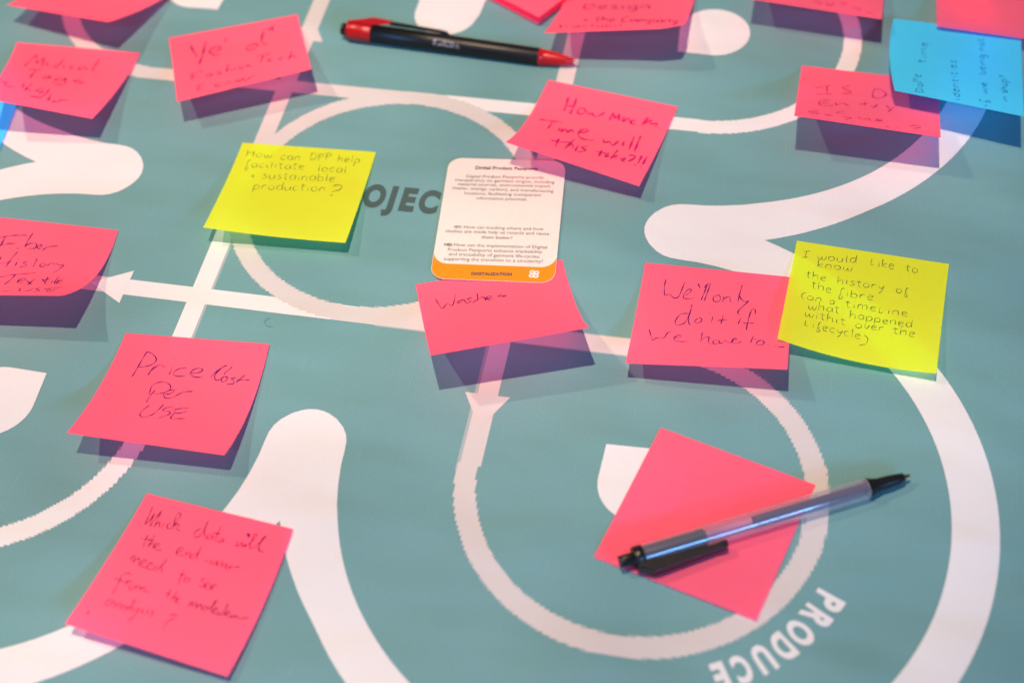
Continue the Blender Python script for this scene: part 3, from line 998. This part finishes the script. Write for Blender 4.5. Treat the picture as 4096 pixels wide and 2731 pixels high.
write(o, b, cE, [[(15, 912), (75, 910)], [(165, 888), (150, 905), (172, 914), (215, 908), (265, 890)], [(322, 884), (282, 893), (310, 908), (262, 918)],
                 [(490, 880), (430, 884), (345, 895)], [(400, 890), (365, 912), (435, 911)], [(385, 901), (445, 898)]], .7, INK_NAVY)

# --- top left
note("pink sticky note cut by the top left corner of the picture", PINK,
     [(-165, 262, .5), (-88.5, 246, .5), (-109.8, 175.7, 22.3), (-184, 192, 14)], 1.4, 1.6)

# --- stacked pair
UX, UY = Vector((.5, .866, 0)), Vector((-.866, .5, 0))
c0 = G(cC(300, 190), 1.6)
note("lower pink sticky note of the two turned diamond-wise at the top edge", PINK,
     [c0 + UX * 76 + UY * 76, c0 + UX * 76, c0, c0 + UY * 76], 1, 1)
c0 = G(cC(305, 138), 7.5)
note("upper pink sticky note of the two turned diamond-wise at the top edge", PINK,
     [c0 + UX * 76 + UY * 76 - Vector((0, 0, 4)), c0 + UX * 76 - Vector((0, 0, 3)), c0, c0 + UY * 76 - Vector((0, 0, 1))], 1, 1)

# --- design
o, b = note("pink sticky note at the top edge right of the red and black pen", PINK,
            [(150, 272, .6), (226, 276, .6), (cC(1428, 224), 27.0), (cC(345, 262), 21.0)], 1.5, 1.5, round_br=.35)
write(o, b, cC, line("Design", (640, 75), (1195, 72), (10, -26)), 1.1, INK_MAGD)
write(o, b, cC, line("+ the Company", (640, 172), (1400, 182), (10, -24)), 1.1, INK_MAGD)
write(o, b, cC, line("tractabil", (450, 222), (960, 214), (8, -16)), 1.0, INK_MAGD)

# --- top right small and big
o, b = note("pink sticky note at the top edge, its lifted lower edge casting a violet shadow", PINK,
            [(262, 320, .6), (337.5, 313, .6), (cD(1237, 155), 19.3), (258.5, 247.8, 20)], 1.4, 1.4)
write(o, b, cD, [[(700, 10), (760, 25), (740, 45)], [(800, 18), (830, 50), (870, 20)], [(905, 25), (960, 30), (930, 50)], [(1000, 60), (1080, 75)], [(1060, 70), (1065, 95)], [(1100, 98), (1180, 110)]], .9, INK_MAGD)
note("blank pink sticky note in the top right corner, overlapping the blue note", PINK,
     [(367, 317, .6), (443, 316, .6), (441.4, 243, 10), (cD(1668, 208), 9.5)], 1.4, 1.4)

# --- blue
o, b = note("blue sticky note at the right edge with writing turned sideways", BLUE,
            [(cD(1330, 148), 5.0), (cD(2330, 268), 7.0), (cD(2352, 915), 25.0), (cD(1340, 712), 22.5)], 1.2, 1.2, bl=(-2.4, 0), cat="sticky note")
write(o, b, cD, line("DoPe", (1565, 730), (1540, 580), (-38, -4)) + line("time", (1580, 500), (1595, 330), (-38, -4)), .8, INK_BLUE)
write(o, b, cD, line("identities", (1850, 790), (1815, 470), (-36, -4)), .8, INK_BLUE)
write(o, b, cD, line("iF we", (2065, 840), (2055, 640), (-34, -2)) + line("being not", (2050, 590), (2035, 300), (-36, -2)), .8, INK_BLUE)
write(o, b, cD, line("in shop?", (2225, 800), (2215, 590), (-34, -2)), .8, INK_BLUE)

# --- scrap of blue at the left edge
p0, p1 = G(cA(150, 780), 1.2), G(cA(14, 1118), 1.2)
d = (p1 - p0).normalized()
q = Vector((d.y, -d.x, 0))
p0 = p0 - d * 20
note("blue sticky note at the left edge, mostly outside the picture beside Medical Tags", BLUE,
     [p0 + q * 76, p0, p0 + d * 76 + Vector((0, 0, 0)), p0 + d * 76 + q * 76], 1, 1, cat="sticky note")


# ------------------------------------------------------------------ the card
CC = Vector((143.9, 74.4, 0))
CA = math.radians(5.6)
CZ = 1.5
CW, CH = 64.4, 87.4
card = thing("information_card", "white rounded card with orange footer titled Digital Product Passports", "card", (CC.x, CC.y, .5))


def cl(x, y, z):
    """card coordinates (mm from its centre) to world"""
    return (CC.x + x * math.cos(CA) - y * math.sin(CA), CC.y + x * math.sin(CA) + y * math.cos(CA), z)


def rr(wd, ht, r, n=8):
    P = []
    for sx, sy, a0 in ((1, 1, 0), (-1, 1, 90), (-1, -1, 180), (1, -1, 270)):
        P += arc(sx * (wd / 2 - r), sy * (ht / 2 - r), r, a0, a0 + 90, n)
    return P


P = rr(CW, CH, 7.5)
n = len(P)
V = [cl(x, y, 1.1) for x, y in P] + [cl(x, y, CZ) for x, y in P]
F = [list(range(n))[::-1], list(range(n, 2 * n))] + [(i, (i + 1) % n, n + (i + 1) % n, n + i) for i in range(n)]
mesh_obj("card_body", V, F, CARDW, card, card["org"])
hw, hh = CW / 2, CH / 2
yf = -hh + 10.4
P = [(-hw + .15, yf + 7)] + arc(-hw + .15 + 8, yf + 8, 8, 187, 270, 10) + arc(hw - .15 - 8, yf + 8, 8, 270, 353, 10) + [(hw - .15, yf + 7)]
P += arc(hw - 7.6, -hh + 7.6, 7.4, 0, -90, 10) + arc(-hw + 7.6, -hh + 7.6, 7.4, 270, 180, 10)
V, F = [cl(x, y, CZ + .04) for x, y in P], [list(range(len(P)))]
mesh_obj("orange_footer", V, F, CARDO, card, card["org"])


def card_text(s, a, b_, bold=0.0, mat=CARDT):
    """line whose left and right baseline ends are seen at a, b_ (photo points)"""
    A, B = G(cG(*a), CZ), G(cG(*b_), CZ)
    ax = B - A
    L = ax.length
    ax.normalize()
    ay = Vector((-ax.y, ax.x, 0))
    Vt, Ft, x0, x1, y0, y1 = text_geo(s, bold, 2)
    k = L / (x1 - x0)
    mesh_obj("printed_line", [A + ax * (v[0] - x0) * k + ay * v[1] * k + Vector((0, 0, .09)) for v in Vt], Ft, mat, card, card["org"])


for s, a, b_, bo in (("Digital Product Passports", (525, 202), (1177, 214), .03),
                     ("Digital Product Passports provide", (432, 290), (1240, 304), 0),
                     ("transparency on garment origins, including", (310, 328), (1352, 352), 0),
                     ("material sources, environmental impact", (343, 372), (1308, 394), 0),
                     ("(water, energy, carbon), and manufacturing", (286, 412), (1342, 446), 0),
                     ("locations, facilitating transparent", (410, 466), (1212, 488), 0),
                     ("information practices.", (538, 519), (1068, 531), 0),
                     ("VET:", (296, 816), (385, 820), .035), ("How can tracking where and how", (405, 820), (1237, 842), 0),
                     ("clothes are made help us recycle and reuse", (213, 862), (1297, 892), 0),
                     ("them better?", (588, 926), (912, 935), 0),
                     ("HEI:", (200, 1002), (287, 1005), .035), ("How can the implementation of Digital", (303, 1006), (1274, 1033), 0),
                     ("Product Passports enhance trackability", (238, 1056), (1224, 1081), 0),
                     ("and traceability of garment life-cycles,", (245, 1103), (1202, 1131), 0),
                     ("supporting the transition to a circularity?", (197, 1151), (1232, 1181), 0),
                     ("DIGITALIZATION", (483, 1307), (908, 1315), .055)):
    card_text(s, a, b_, bo)
lc = G(cG(1140, 1298), CZ)
V, F = [], []
for ix, iy in ((-1, 1), (1, 1), (-1, -1), (1, -1)):
    k = len(V)
    m = 20
    zz = CZ + .08 + .02 * (ix + 1) + .01 * (iy + 1)
    for r in (1.42, .52):
        for t in range(m):
            a = 2 * math.pi * t / m
            V.append((lc.x + ix * 1.12 + r * math.cos(a), lc.y + iy * 1.12 + r * math.sin(a), zz))
    F += [(k + t, k + (t + 1) % m, k + m + (t + 1) % m, k + m + t) for t in range(m)]
mesh_obj("printed_emblem", V, F, CARDL, card, card["org"])


# ------------------------------------------------------------------ pens
def frame(tip, tail):
    ax = (tail - tip).normalized()
    side = Vector((0, 0, 1)).cross(ax).normalized()
    up = ax.cross(side).normalized()
    return tip, ax, side, up


def revolve(name, fr, prof, mat, parent, seg=36, hexa=False):
    """prof: (distance from tip, radius)"""
    o, ax, sd, up = fr
    V, F = [], []
    for (s, r) in prof:
        for t in range(seg):
            a = 2 * math.pi * t / seg
            V.append(o + ax * s + (sd * math.cos(a) + up * math.sin(a)) * r)
    for i in range(len(prof) - 1):
        for t in range(seg):
            F.append((i * seg + t, i * seg + (t + 1) % seg, (i + 1) * seg + (t + 1) % seg, (i + 1) * seg + t))
    F.append(list(range(seg)))
    k = (len(prof) - 1) * seg
    F.append(list(range(k, k + seg))[::-1])
    ob = mesh_obj(name, V, F, mat, parent, parent["org"], smooth=True)
    ob.data.polygons.foreach_set("use_smooth", [len(p.vertices) == 4 for p in ob.data.polygons])
    return ob


def clip_part(name, fr, ang, sect, mat, parent):
    """clip at angle ang round the barrel; sect: (distance, r_inner, r_outer, half width)"""
    o, ax, sd, up = fr
    rd = sd * math.cos(ang) + up * math.sin(ang)
    tg = ax.cross(rd)
    V, F = [], []
    for (s, r0, r1, hwid) in sect:
        b0 = min(.35, (r1 - r0) * .3)
        for (r, wq) in ((r0, -hwid), (r1 - b0, -hwid), (r1, -hwid + b0), (r1, hwid - b0), (r1 - b0, hwid), (r0, hwid)):
            V.append(o + ax * s + rd * r + tg * wq)
    for i in range(len(sect) - 1):
        for t in range(6):
            F.append((i * 6 + t, i * 6 + (t + 1) % 6, i * 6 + 6 + (t + 1) % 6, i * 6 + 6 + t))
    F.append(list(range(6))[::-1])
    k = (len(sect) - 1) * 6
    F.append(list(range(k, k + 6)))
    return mesh_obj(name, V, F, mat, parent, parent["org"])


# clear pen
pen = thing("clear_ballpoint_pen", "clear frosted ballpoint pen with black ends lying across the blank pink note", "pen", (297, -90, .6), "pens on the board")
fr = frame(G(cM(2256, 336), 4.6), G(cM(296, 920), 6.2))
revolve("ball_tip", fr, [(0, .35), (.5, .6), (2.6, 1.15), (3.8, 1.35)], BRASS, pen)
revolve("grip_cone", fr, [(3.4, 1.7), (3.7, 2.1), (7, 2.55), (12, 2.9), (16, 3.15), (19, 3.8), (20.4, 4.45), (21.4, 4.5)], BLACK, pen)
fr_in = (fr[0] + Vector((-.4, .75, .2)), fr[1], fr[2], fr[3])
revolve("ink_refill", fr_in, [(21.2, 1.5), (22, 1.9), (75.5, 1.85), (77.2, 1.6)], REFILL, pen)
revolve("refill_tube", fr_in, [(77.3, 1.5), (78, 1.5), (101, 1.5)], REFILLP, pen)
revolve("inner_sleeve", fr, [(99.6, 3.4), (100.4, 3.9), (128.8, 3.9)], SLEEVE, pen)
revolve("barrel", fr, [(21.5, 4.45), (22, 4.7), (60, 4.7), (128.2, 4.7), (128.7, 4.65)], FROST, pen, 48)
revolve("collar", fr, [(128.8, 4.7), (129.1, 4.95), (132.6, 4.95), (133.2, 4.5)], BLACK, pen)
revolve("push_button", fr, [(133.0, 2.8), (139.2, 2.7), (139.8, 2.4)], BLACK, pen)
# the clip lies on the side nearest the viewer
rd = (CAM_C - Vector((265, -110, 5)))
sdv, upv = fr[2], fr[3]
ang0 = math.atan2(-0.12, 1.0 if sdv.y < 0 else -1.0)
clip_part("clip", fr, ang0, [(91.5, 4.9, 7.2, 1.5), (92.5, 4.8, 8.2, 2.2), (95, 5.0, 8.3, 2.3), (97, 5.3, 8.1, 2.3), (110, 5.1, 8.8, 2.5), (122, 4.6, 9.6, 2.8), (127, 3.9, 9.6, 3.0), (133, 3.9, 5.8, 3.2)], BLACK, pen)

# red and black pen
pen2 = thing("red_black_ballpoint_pen", "black ballpoint pen with red tip and red clip mount near the top edge", "pen", (95, 205, .3), "pens on the board")
fr2 = frame(G(cC(618, 492), 3.4), G(cB(735, 232), 5.6))
revolve("ball_tip", fr2, [(0, .35), (.5, .5), (2.6, .95), (3.4, 1.0)], STEEL, pen2)
revolve("tip_cone", fr2, [(3.0, 1.2), (3.4, 1.7), (8, 2.8), (14, 3.9), (20, 4.7), (23.6, 5.0)], RED, pen2)
revolve("barrel", fr2, [(23.6, 4.95), (24, 5.15), (75, 5.3), (125.5, 5.3)], BLACKM, pen2, 48)
revolve("upper_ring", fr2, [(125.4, 5.4), (126, 5.7), (139.6, 5.6), (140.4, 4.9)], RED, pen2)
revolve("push_button", fr2, [(140.2, 4.0), (143.2, 3.9), (144.4, 3.2)], BLACK, pen2)
ang2 = math.atan2(1.0, -0.75 if fr2[2].y < 0 else 0.75)
clip_part("clip_mount", fr2, ang2, [(113.5, 6.9, 7.8, 2.6), (115, 6.6, 8.9, 2.9), (125.6, 5.0, 9.4, 3.6), (133, 5.0, 7.4, 4.0), (140.2, 4.4, 5.8, 3.6)], RED, pen2)
clip_part("clip", fr2, ang2, [(78.5, 5.1, 5.9, 1.6), (80.5, 5.1, 7.0, 2.1), (84, 5.6, 7.5, 2.3), (100, 6.0, 7.9, 2.5), (114.5, 6.0, 8.3, 2.7)], BLACK, pen2)


def pen_text(s, fr, s0, s1, ang, r, hgt, mat, parent):
    """print wrapped on the barrel, from distance s0 (left) to s1"""
    o, ax, sd, up = fr
    Vt, Ft, x0, x1, y0, y1 = text_geo(s, .03, 3)
    V = []
    for v in Vt:
        u = (v[0] - x0) / (x1 - x0)
        a = ang + (v[1] - y0) / (y1 - y0) * hgt / r * TSGN
        V.append(o + ax * (s0 + (s1 - s0) * u) + (sd * math.cos(a) + up * math.sin(a)) * (r + .04))
    mesh_obj("printed_line", V, Ft, mat, parent, parent["org"])


TSGN = -1 if fr2[2].y < 0 else 1
pen_text("amozow", fr2, 86.5, 70, math.atan2(1.0, 0.55 if fr2[2].y < 0 else -0.55), 5.3, 3.6, PENPRINT, pen2)

# ------------------------------------------------------------------ lint
for (pp, nm) in (([cF(160, 1120), cF(125, 1135), cF(115, 1160), cF(135, 1182), cF(182, 1188)], "a"),):
    P = [G(p, .4) for p in pp]
    P = spline(P, .4)
    V, F = [], []
    for i, p in enumerate(P):
        t = (P[min(i + 1, len(P) - 1)] - P[max(i - 1, 0)]).normalized()
        s = Vector((-t.y, t.x, 0)) * .07
        V += [p - s, p + s, p + Vector((0, 0, .15))]
    for i in range(len(P) - 1):
        for t in range(3):
            F.append((3 * i + t, 3 * i + (t + 1) % 3, 3 * i + 3 + (t + 1) % 3, 3 * i + 3 + t))
    o = mesh_obj("stray_fibre", V, F, LINT, None, P[0])
    o["label"] = "thin curled dark fibre lying on the board left of the Washes note"
    o["category"] = "fibre"

for o in list(bpy.data.objects):
    if "org" in o:
        del o["org"]
